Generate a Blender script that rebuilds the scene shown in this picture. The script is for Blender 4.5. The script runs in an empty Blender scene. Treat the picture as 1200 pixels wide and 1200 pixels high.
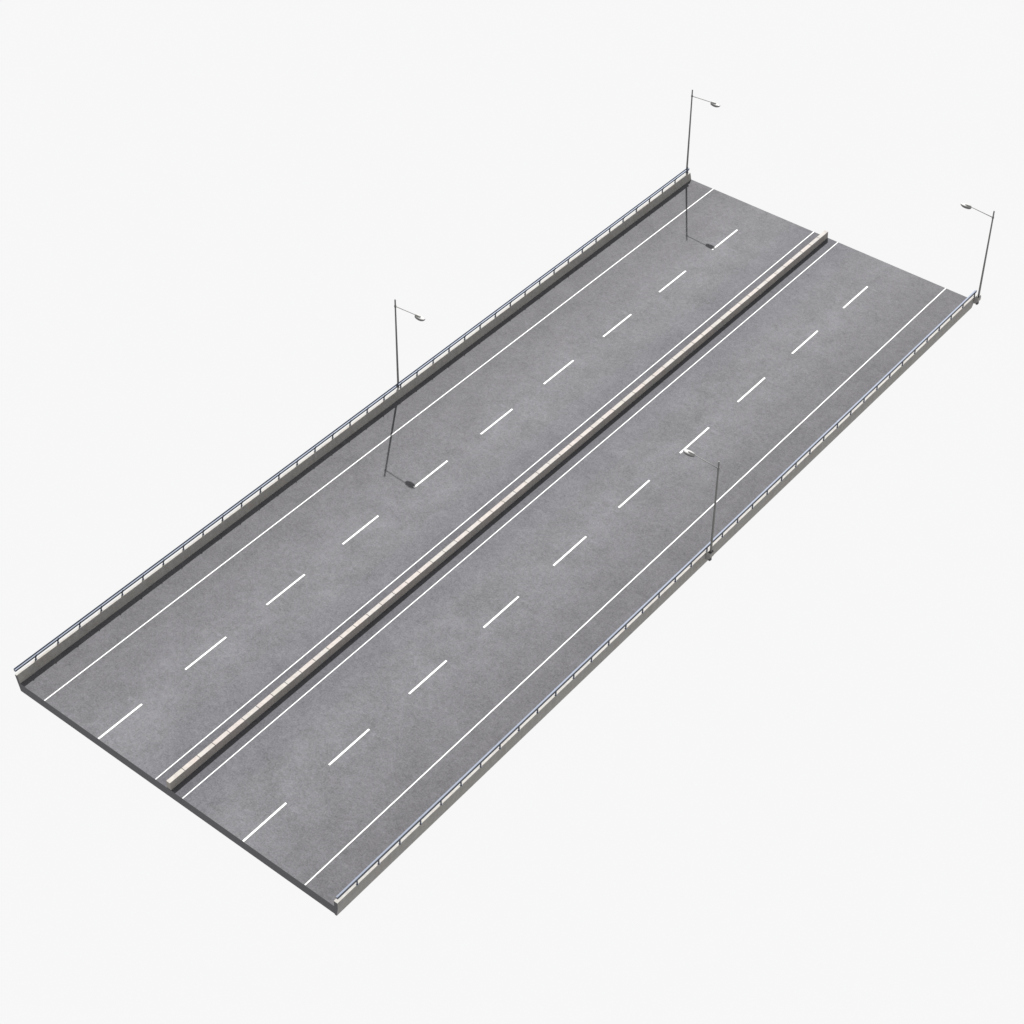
import bpy, bmesh, math, random
from mathutils import Vector, Matrix
random.seed(7)
S = bpy.context.scene
COL = S.collection

# ------------------------------------------------------------------ dimensions (metres)
PERIOD = 5.673                 # one painted dash + one gap
L = 10 * PERIOD                # length of the road section
W = 10.28                      # half width of the carriageway slab
SLAB = 0.55                    # slab thickness
EDGE_X, INNER_X, DASH_X = 8.538, 0.886, 4.75
PAR_W, PAR_H = 0.22, 0.37      # parapet
LAMP_X = 10.69
LAMP_Y = {-1: (28.22, 56.75), 1: (28.30, 56.74)}
LAMP_Z = {-1: .15, 1: .402}      # height of the lamp footings

# ------------------------------------------------------------------ helpers
def tag(o, label=None, cat=None, group=None, kind=None):
    for k, v in (('label', label), ('category', cat), ('group', group), ('kind', kind)):
        if v:
            o[k] = v
    return o

def empty(name, loc):
    o = bpy.data.objects.new(name, None)
    o.empty_display_size = 0.3
    o.location = loc
    COL.objects.link(o)
    return o

def link(name, bm, mats, parent=None, loc=(0, 0, 0), smooth=False):
    me = bpy.data.meshes.new(name)
    bmesh.ops.recalc_face_normals(bm, faces=bm.faces)
    bm.to_mesh(me)
    bm.free()
    for m in (mats if isinstance(mats, (list, tuple)) else [mats]):
        me.materials.append(m)
    if smooth:
        for p in me.polygons:
            p.use_smooth = True
    o = bpy.data.objects.new(name, me)
    o.location = loc
    COL.objects.link(o)
    if parent:
        o.parent = parent
    return o

def box(bm, x0, x1, y0, y1, z0, z1, bevel=0.0, segs=2):
    r = bmesh.ops.create_cube(bm, size=1.0)
    vs = r['verts']
    for v in vs:
        v.co = Vector((x0 + (v.co.x + .5) * (x1 - x0), y0 + (v.co.y + .5) * (y1 - y0), z0 + (v.co.z + .5) * (z1 - z0)))
    if bevel:
        es = list({e for v in vs for e in v.link_edges})
        bmesh.ops.bevel(bm, geom=es, offset=bevel, segments=segs, affect='EDGES', profile=0.5)

def prism_y(bm, prof, y0, y1, cap_mat=0, side_mat=0, bevel=0.0):
    """extrude a closed (x, z) profile along y"""
    a = [bm.verts.new((x, y0, z)) for x, z in prof]
    b = [bm.verts.new((x, y1, z)) for x, z in prof]
    n = len(prof)
    fs = []
    for i in range(n):
        f = bm.faces.new((a[i], a[(i + 1) % n], b[(i + 1) % n], b[i])); f.material_index = side_mat; fs.append(f)
    f = bm.faces.new(a); f.material_index = cap_mat; fs.append(f)
    f = bm.faces.new(b); f.material_index = cap_mat; fs.append(f)
    if bevel:
        es = list({e for f in fs for e in f.edges})
        bmesh.ops.bevel(bm, geom=es, offset=bevel, segments=2, affect='EDGES', profile=0.5)

def tube(bm, pts, radii, n=16, caps=True):
    """tapered tube through points"""
    rings = []
    for i, p in enumerate(pts):
        p = Vector(p)
        d = (Vector(pts[min(i + 1, len(pts) - 1)]) - Vector(pts[max(i - 1, 0)])).normalized()
        ref = Vector((0, 1, 0)) if abs(d.y) < .9 else Vector((1, 0, 0))
        u = d.cross(ref).normalized(); v = d.cross(u)
        rings.append([bm.verts.new(p + (u * math.cos(t) + v * math.sin(t)) * radii[i])
                      for t in [2 * math.pi * k / n for k in range(n)]])
    for a, b in zip(rings, rings[1:]):
        for k in range(n):
            bm.faces.new((a[k], a[(k + 1) % n], b[(k + 1) % n], b[k]))
    if caps:
        bm.faces.new(rings[0]); bm.faces.new(rings[-1])

# ------------------------------------------------------------------ materials
class NT:
    def __init__(self, name):
        self.m = bpy.data.materials.new(name)
        self.m.use_nodes = True
        self.t = self.m.node_tree
        self.b = self.t.nodes['Principled BSDF']
        self.geo = self.t.nodes.new('ShaderNodeNewGeometry')
    def n(self, typ, **kw):
        x = self.t.nodes.new(typ)
        for k, v in kw.items():
            setattr(x, k, v)
        return x
    def l(self, a, b):
        self.t.links.new(a, b)
    def val(self, node, i, v):
        if hasattr(v, 'links'):
            self.l(v, node.inputs[i])
        else:
            node.inputs[i].default_value = v
    def math(self, op, a, b=0.0, c=None, clamp=False):
        x = self.n('ShaderNodeMath', operation=op, use_clamp=clamp)
        self.val(x, 0, a); self.val(x, 1, b)
        if c is not None:
            self.val(x, 2, c)
        return x.outputs[0]
    def noise(self, scale, detail=4, rough=.55, vec=None, dist=0.0):
        x = self.n('ShaderNodeTexNoise')
        x.inputs['Scale'].default_value = scale
        x.inputs['Detail'].default_value = detail
        x.inputs['Roughness'].default_value = rough
        x.inputs['Distortion'].default_value = dist
        self.l(vec if vec is not None else self.geo.outputs['Position'], x.inputs['Vector'])
        return x.outputs['Fac']
    def mapping(self, scale, vec=None, loc=(0, 0, 0)):
        x = self.n('ShaderNodeMapping')
        x.inputs['Scale'].default_value = scale
        x.inputs['Location'].default_value = loc
        self.l(vec if vec is not None else self.geo.outputs['Position'], x.inputs['Vector'])
        return x.outputs[0]
    def ramp(self, fac, stops):
        x = self.n('ShaderNodeValToRGB')
        e = x.color_ramp.elements
        while len(e) < len(stops):
            e.new(.5)
        for el, (p, c) in zip(e, stops):
            el.position = p
            el.color = (c if isinstance(c, (tuple, list)) else (c, c, c)) + ((1,) if isinstance(c, (tuple, list)) else ()) if isinstance(c, tuple) else (c, c, c, 1)
        self.l(fac, x.inputs[0])
        return x.outputs[0]
    def mixmul(self, col, fac):
        """colour x scalar"""
        x = self.n('ShaderNodeVectorMath', operation='SCALE')
        if hasattr(col, 'links'):
            self.l(col, x.inputs[0])
        else:
            x.inputs[0].default_value = col
        self.val(x, 'Scale', fac)
        return x.outputs[0]
    def bump(self, h, strength, dist):
        x = self.n('ShaderNodeBump')
        x.inputs['Strength'].default_value = strength
        x.inputs['Distance'].default_value = dist
        self.l(h, x.inputs['Height'])
        self.l(x.outputs[0], self.b.inputs['Normal'])

def mat_asphalt():
    k = NT('worn_asphalt')
    sep = k.n('ShaderNodeSeparateXYZ'); k.l(k.geo.outputs['Position'], sep.inputs[0])
    ax = k.math('ABSOLUTE', sep.outputs['X'])
    warp = k.math('MULTIPLY', k.math('SUBTRACT', k.noise(.35, 2), .5), .9)
    axw = k.math('ADD', ax, warp)
    # traffic-worn lanes are paler than the hard shoulder and the strip along the barrier
    prof = k.ramp(k.math('DIVIDE', axw, 10.5), [(0.0, .95), (.12, .96), (.28, 1.0), (.44, 1.02), (.58, .97), (.78, .90), (1.0, .89)])
    strip_dark = k.ramp(k.math('DIVIDE', ax, 10.5), [(0.0, .79), (.0835, .79), (.0850, 1.0), (.805, 1.0), (.83, .965), (1.0, .965)])
    prof = k.math('MULTIPLY', prof, strip_dark)
    cloud = k.noise(.42, 5, .6, dist=.6)
    blotch = k.noise(1.1, 4, .6, vec=k.mapping((1.0, .75, 1)), dist=.3)
    small = k.noise(4.5, 4, .65)
    grain = k.noise(12.5, 3, .75)
    f = k.math('ADD', 1.0, k.math('MULTIPLY', k.math('SUBTRACT', cloud, .5), .42))
    f = k.math('ADD', f, k.math('MULTIPLY', k.math('SUBTRACT', blotch, .5), .40))
    f = k.math('ADD', f, k.math('MULTIPLY', k.math('SUBTRACT', small, .5), .75))
    f = k.math('ADD', f, k.math('MULTIPLY', k.math('SUBTRACT', grain, .5), 1.55))
    # few dark spots (oil, patched holes) and thin pale scrapes
    vo = k.n('ShaderNodeTexVoronoi'); vo.inputs['Scale'].default_value = .33; vo.inputs['Randomness'].default_value = 1
    k.l(k.mapping((1, 1, .01)), vo.inputs['Vector'])
    spot = k.ramp(k.math('ADD', vo.outputs['Distance'], k.math('MULTIPLY', k.math('SUBTRACT', small, .5), .10)),
                  [(0.0, .86), (.05, .9), (.10, 1.0)])
    wisp = k.noise(1.7, 6, .68, vec=k.mapping((1, 1, 1), loc=(3, 9, 0)), dist=1.6)
    f = k.math('ADD', f, k.math('MULTIPLY', k.math('SUBTRACT', wisp, .5), .50))
    lane = k.ramp(k.math('DIVIDE', axw, 10.5), [(.10, 0.0), (.30, .9), (.45, 1.0), (.60, .6), (.78, 0.0)])
    patch = k.ramp(k.noise(.30, 4, .6, vec=k.mapping((1.2, .8, 1), loc=(31, 17, 0)), dist=.8), [(.38, 0.0), (.66, 1.0)])
    f = k.math('ADD', f, k.math('MULTIPLY', k.math('MULTIPLY', lane, patch), .17))
    f = k.math('MULTIPLY', f, spot)
    scr = k.n('ShaderNodeTexVoronoi', feature='DISTANCE_TO_EDGE'); scr.inputs['Scale'].default_value = .55
    k.l(k.mapping((1.0, .55, .01)), scr.inputs['Vector'])
    line = k.ramp(k.math('ADD', scr.outputs['Distance'], k.math('MULTIPLY', k.math('SUBTRACT', k.noise(3, 3), .5), .03)),
                  [(0.0, 1.0), (.012, .35), (.03, 0.0)])
    mask = k.ramp(k.noise(.5, 3, .6, vec=k.mapping((1, 1, 1), loc=(13, 5, 0))), [(.56, 0.0), (.66, 1.0)])
    f = k.math('ADD', f, k.math('MULTIPLY', k.math('MULTIPLY', line, mask), .10))
    # short pale scrapes that recur just outside the far end of the lane dashes
    u = k.math('SUBTRACT', ax, DASH_X + .50)
    v = k.math('SUBTRACT', k.math('FLOORED_MODULO', sep.outputs['Y'], PERIOD), 2.72)
    v = k.math('ADD', v, k.math('MULTIPLY', k.math('SUBTRACT', small, .5), .5))
    d = k.math('ADD', k.math('POWER', k.math('DIVIDE', u, .42), 2.0), k.math('POWER', k.math('DIVIDE', v, .09), 2.0))
    f = k.math('ADD', f, k.math('MULTIPLY', k.math('SUBTRACT', 1.0, d, clamp=True), .22))
    f = k.math('MULTIPLY', f, prof)
    tint = k.ramp(k.math('DIVIDE', axw, 10.5), [(0.0, (.0658, .0653, .0735)), (.08, (.0658, .0653, .0735)), (.25, (.0660, .0655, .0710)), (1.0, (.0660, .0648, .0706))])
    k.l(k.mixmul(tint, f), k.b.inputs['Base Color'])
    k.b.inputs['Roughness'].default_value = .9
    k.b.inputs['Specular IOR Level'].default_value = .25
    k.bump(grain, .35, .01)
    return k.m

def mat_cut():
    k = NT('cut_deck_face')
    f = k.math('ADD', .85, k.math('MULTIPLY', k.noise(6, 4, .6), .3))
    k.l(k.mixmul((.070, .069, .075), f), k.b.inputs['Base Color'])
    k.b.inputs['Roughness'].default_value = .9
    return k.m

def mat_paint():
    k = NT('white_road_paint')
    f = k.math('ADD', .94, k.math('MULTIPLY', k.noise(9, 3, .6), .1))
    k.l(k.mixmul((.40, .40, .398), f), k.b.inputs['Base Color'])
    k.b.inputs['Roughness'].default_value = .7
    return k.m

def mat_concrete(name, base, warm=.5):
    k = NT(name)
    long = k.noise(.9, 4, .6, vec=k.mapping((1, 1, 1.5)))
    col = k.ramp(long, [(.30, tuple(c * f for c, f in zip(base, (.93, .91, .88)))),
                        (.48, base),
                        (.62, tuple(c * f for c, f in zip(base, (.985, 1.0, .975)))),
                        (.75, tuple(c * f for c, f in zip(base, (1.06, .98, .97))))])
    streak = k.noise(5.0, 4, .65, vec=k.mapping((1, 1, .25)))
    fine = k.noise(11, 3, .7, vec=k.mapping((1, .45, 1)))
    f = k.math('ADD', .55, k.math('MULTIPLY', streak, .45))
    f = k.math('ADD', f, k.math('MULTIPLY', fine, .45))
    k.l(k.mixmul(col, f), k.b.inputs['Base Color'])
    k.b.inputs['Roughness'].default_value = .88
    k.b.inputs['Specular IOR Level'].default_value = .3
    k.bump(fine, .3, .01)
    return k.m

def mat_metal(name, base, rough, metallic=0.0, spec=.5):
    k = NT(name)
    f = k.math('ADD', .88, k.math('MULTIPLY', k.noise(3.5, 4, .6), .24))
    k.l(k.mixmul(base, f), k.b.inputs['Base Color'])
    k.b.inputs['Roughness'].default_value = rough
    k.b.inputs['Metallic'].default_value = metallic
    k.b.inputs['Specular IOR Level'].default_value = spec
    return k.m

ASPHALT = mat_asphalt()
CUT = mat_cut()
PAINT = mat_paint()
PARAPET = mat_concrete('parapet_concrete', (.226, .218, .209))
BLOCKS = [mat_concrete('barrier_concrete_pinkish', (.240, .220, .210)),
          mat_concrete('barrier_concrete_greenish', (.230, .217, .203)),
          mat_concrete('barrier_concrete_grey', (.230, .217, .208))]
RAIL = mat_metal('blue_grey_rail_paint', (.104, .115, .140), .72, metallic=1.0)
STEEL = mat_metal('dark_galvanised_steel', (.13, .13, .127), .6, spec=.3)
PLATE = mat_metal('blackened_steel_plate', (.035, .037, .04), .6)
HEAD = mat_metal('pale_lamp_housing', (.22, .22, .215), .6, spec=.3)
LENS = mat_metal('smoked_lamp_cover', (.115, .115, .115), .5)

# ------------------------------------------------------------------ the road slab
bm = bmesh.new()
prism_y(bm, [(-W, 0), (W, 0), (W, -SLAB), (-W, -SLAB)], 0, L, cap_mat=1, side_mat=0)
road = link('road', bm, [ASPHALT, CUT])
tag(road, 'grey worn asphalt road slab with four lanes and white markings', 'road', kind='structure')

def strip(x, w, y0, y1):
    bm = bmesh.new()
    box(bm, -w / 2, w / 2, 0, y1 - y0, 0.004, 0.008)
    return bm

for x, w in ((-EDGE_X, .062), (-INNER_X, .056), (INNER_X, .056), (EDGE_X, .062)):
    link('edge_line', strip(x, w, 0.01, L - .01), PAINT, road, (x, 0.01, 0))
dash0 = None
for x in (-DASH_X, DASH_X):
    for i in range(10):
        y0 = i * PERIOD + (.01 if i == 0 else 0)
        if dash0 is None or i == 0:
            d = link('lane_dash', strip(x, .105, y0, i * PERIOD + 2.80), PAINT, road, (x, y0, 0))
            dash0 = d
        else:
            if i == 1:
                d = link('lane_dash', strip(x, .105, 0, 2.80), PAINT, road, (x, y0, 0)); dash0 = d
            else:
                d = dash0.copy(); COL.objects.link(d); d.parent = road; d.location = (x, y0, 0)

# ------------------------------------------------------------------ parapet walls
SIDE_WORDS = {-1: 'left', 1: 'right'}
LAB_WALL = {-1: 'low concrete parapet wall along the upper left edge, its road-side face in shade',
            1: 'low concrete parapet wall along the lower right edge, showing its outer face'}
# the left wall leans outwards a little and is slightly higher
PROFILE = {-1: [(-W - .003, .001), (-W - .10, .47), (-W - .285, .47), (-W - .285, .40), (-W - .06, -SLAB), (-W - .003, -SLAB)],
           1: [(W + .003, .36), (W + .22, .36), (W + .22, -.05), (W + .12, -SLAB - .05), (W + .003, -SLAB - .05)]}
TOP = {-1: .47, 1: .36}
OUT = {-1: W + .285, 1: W + .22}
for s in (-1, 1):
    bm = bmesh.new()
    prof = PROFILE[s]
    prism_y(bm, prof, 0, L, cap_mat=1, side_mat=0)
    w = link('parapet_wall', bm, [PARAPET, CUT])
    tag(w, LAB_WALL[s], 'wall', 'parapet walls along the road edges', 'thing')
    for y in LAMP_Y[s]:
        y1 = y + .17
        xo = OUT[s]
        bm = bmesh.new()
        zb = LAMP_Z[s]
        pr = [(s * (xo + .002), zb), (s * (xo + .26), zb), (s * (xo + .29), zb - .03), (s * (xo + .29), zb - .30), (s * (xo + .12), zb - .50), (s * (xo + .002), zb - .50)]
        prism_y(bm, pr, -.17, y1 - y, bevel=.012)
        ped = link('lamp_pedestal', bm, PARAPET, w, (0, y, 0))
        bm = bmesh.new()
        tube(bm, [(s * (xo + .19), 0, zb - .36), (s * (xo + .19), 0, zb - .50), (s * (xo + .17), 0, zb - .58)], [.10, .10, .06], 18)
        link('anchor_bolt', bm, PLATE, ped, (0, -.04, 0), smooth=False)

# ------------------------------------------------------------------ guard rails on the parapets
LAB_RAIL = {-1: 'blue-grey twin-rail steel railing on top of the upper left parapet wall',
            1: 'blue-grey steel railing on top of the lower right parapet wall, pale on top'}
NP = 40
STEP = L / NP
RAIL_X = {-1: W + .245, 1: W + .205}
RAIL_Z = {-1: .80, 1: .77}
for s in (-1, 1):
    root = empty('railing', (s * RAIL_X[s], 0, TOP[s]))
    tag(root, LAB_RAIL[s], 'railing', 'railings along the parapets')
    zt = RAIL_Z[s] - TOP[s]                 # upper face of the rail above the wall
    bm = bmesh.new()                        # open channel: flat top with a raised outer lip
    prism_y(bm, [(-s * .064, zt - .10), (-s * .064, zt), (s * .040, zt), (s * .040, zt + .055), (s * .060, zt + .055), (s * .060, zt - .10)], 0, L - .03, bevel=.005)
    link('top_rail', bm, RAIL, root)
    post = None
    for i in range(NP):
        y = (i + 1) * STEP - .12
        if post is None:
            bm = bmesh.new()
            box(bm, -.028, .028, -.03, .03, .001, zt - .102, .006, 1)
            box(bm, -.05, .05, -.055, .055, .001, .013)
            box(bm, *sorted((-s * .066, -s * .078)), -.03, .03, zt - .11, zt + (.052 if s < 0 else -.004))
            post = link('post', bm, RAIL, root, (0, y, 0))
        else:
            p = post.copy(); COL.objects.link(p); p.parent = root; p.location = (0, y, 0)

# ------------------------------------------------------------------ median barrier of concrete blocks
root = empty('median_barrier', (0, 0, 0))
tag(root, 'low concrete median barrier of pale blocks down the middle of the road', 'barrier')
NB = 58
PIT = L / NB
HB, TB, BB = .475, .12, .145
protos = []
for m in BLOCKS:
    bm = bmesh.new()
    prism_y(bm, [(-TB, HB), (TB, HB), (BB, .001), (-BB, .001)], .012, PIT - .012, bevel=.006)
    protos.append((bm, m))
used = [None] * 3
for i in range(NB):
    k = random.choice((0, 0, 1, 2, 2))
    if used[k] is None:
        used[k] = link('barrier_block', protos[k][0], protos[k][1], root, (0, i * PIT, 0))
    else:
        b = used[k].copy(); COL.objects.link(b); b.parent = root; b.location = (0, i * PIT, 0)
# mortar between the blocks: flush at the sides, raked out at the top
bm = bmesh.new()
prism_y(bm, [(-TB + .003, HB - .022), (TB - .003, HB - .022), (BB - .003, .002), (-BB + .003, .002)], .02, L - .02)
for f in bm.faces:
    f.material_index = 1 if min(v.co.z for v in f.verts) > .2 else 0
link('joint_filler', bm, [BLOCKS[2], CUT], root)

# ------------------------------------------------------------------ street lamps
def ell_loft(bm, secs, n=20):
    """closed loft along x: sections (x, half width, z bottom, z top)"""
    rings = []
    for x, hw, zb, zt in secs:
        c = (zb + zt) / 2; h = (zt - zb) / 2
        rings.append([bm.verts.new((x, hw * math.cos(t), c + h * math.sin(t))) for t in [2 * math.pi * q / n for q in range(n)]])
    for a, b in zip(rings, rings[1:]):
        for q in range(n):
            bm.faces.new((a[q], a[(q + 1) % n], b[(q + 1) % n], b[q]))
    bm.faces.new(rings[0]); bm.faces.new(rings[-1])

def make_lamp(ZB):
    root = empty('street_lamp', (0, 0, ZB))
    h = 6.613 - ZB
    bm = bmesh.new()
    tube(bm, [(0, 0, .03), (0, 0, .5), (0, 0, h - .02), (0, 0, h)], [.062, .060, .042, .034], 18)
    link('pole', bm, STEEL, root, smooth=True)
    bm = bmesh.new()
    box(bm, -.095, .095, -.14, .14, .001, .03, .004, 1)
    for a in (-1, 1):
        for b in (-1, 1):
            tube(bm, [(a * .07, b * .11, .03), (a * .07, b * .11, .06)], [.016, .016], 8)
    link('base_plate', bm, PLATE, root)
    za = 6.146 - ZB
    bm = bmesh.new()                        # arm reaches along +x
    tube(bm, [(.03, 0, za), (.7, 0, za + .055), (1.35, 0, za + .105), (1.62, 0, za + .118)], [.024, .023, .022, .022], 12)
    tube(bm, [(0, 0, za - .06), (0, 0, za + .06)], [.062, .062], 16)
    link('arm', bm, STEEL, root, smooth=True)
    zc = za + .09
    bm = bmesh.new()
    ell_loft(bm, [(1.43, .03, zc - .03, zc + .03), (1.47, .07, zc - .045, zc + .05), (1.58, .115, zc - .05, zc + .062),
                  (1.74, .145, zc - .05, zc + .055), (1.90, .145, zc - .045, zc + .042), (2.02, .115, zc - .035, zc + .03),
                  (2.075, .065, zc - .02, zc + .015), (2.09, .03, zc - .015, zc + .005)])
    head = link('lamp_head', bm, HEAD, root, smooth=True)
    bm = bmesh.new()
    ell_loft(bm, [(1.45, .03, zc + .02, zc + .07), (1.50, .055, zc + .02, zc + .105), (1.66, .065, zc + .02, zc + .12), (1.80, .055, zc + .02, zc + .10), (1.85, .03, zc + .02, zc + .06)])
    link('driver_housing', bm, HEAD, head, smooth=True)
    bm = bmesh.new()
    ell_loft(bm, [(1.44, .03, zc - .07, zc - .01), (1.47, .085, zc - .13, zc + .012), (1.58, .132, zc - .165, zc + .02), (1.76, .158, zc - .175, zc + .02),
                  (1.92, .156, zc - .155, zc + .022), (2.05, .122, zc - .105, zc + .03), (2.105, .08, zc - .06, zc + .035), (2.12, .03, zc - .01, zc + .03)])
    link('lens', bm, LENS, head, smooth=True)
    return root

def copy_tree(o, parent=None):
    c = o.copy(); COL.objects.link(c)
    if parent:
        c.parent = parent
    for ch in [x for x in bpy.data.objects if x.parent == o]:
        copy_tree(ch, c)
    return c

LABS = {(-1, 0): 'dark grey street lamp halfway along the upper left parapet, pole rising above the railing',
        (-1, 1): 'topmost dark grey street lamp, at the far end of the upper left parapet wall',
        (1, 0): 'dark grey street lamp halfway along the lower right parapet, seen against the asphalt',
        (1, 1): 'rightmost dark grey street lamp, at the far corner of the right-hand parapet'}
spots = [(-1, 0), (-1, 1), (1, 0), (1, 1)]
left, right = make_lamp(LAMP_Z[-1]), make_lamp(LAMP_Z[1])
trees = [left, copy_tree(left), right, copy_tree(right)]
for (s, j), o in zip(spots, trees):
    o.location = (s * LAMP_X, LAMP_Y[s][j], LAMP_Z[s])
    o.rotation_euler = (0, 0, 0 if s < 0 else math.pi)
    tag(o, LABS[(s, j)], 'street lamp', 'street lamps along the road')

# ------------------------------------------------------------------ light: sun + even white surroundings
EV = 2.0
wd = bpy.data.worlds.new('World'); S.world = wd; wd.use_nodes = True
bg = wd.node_tree.nodes['Background']
bg.inputs[0].default_value = (1, 1, 1, 1)
bg.inputs[1].default_value = .932 / 2 ** EV
sun = bpy.data.lights.new('sun', 'SUN'); sun.energy = 3.1; sun.angle = math.radians(.5); sun.color = (1, .985, .965)
so = bpy.data.objects.new('sun', sun); COL.objects.link(so)
so.rotation_euler = Vector((.6233, -.8852, -1)).to_track_quat('-Z', 'Y').to_euler()
so.location = (-30, 60, 50)

# ------------------------------------------------------------------ camera
cam = bpy.data.cameras.new('camera')
cam.sensor_width = 36; cam.sensor_fit = 'HORIZONTAL'
cam.lens = 2415.517 * 36 / 1200
cam.shift_y = -.15
cam.clip_end = 1000; cam.clip_start = 1
co = bpy.data.objects.new('camera', cam); COL.objects.link(co)
co.location = (50.5354, -38.6037, 74.5745)
co.rotation_euler = (.898027, -.0064136, .675693)
S.camera = co
S.view_settings.view_transform = 'Standard'
S.view_settings.look = 'None'
S.view_settings.exposure = EV
S.view_settings.gamma = 1
S.view_settings.use_curve_mapping = False
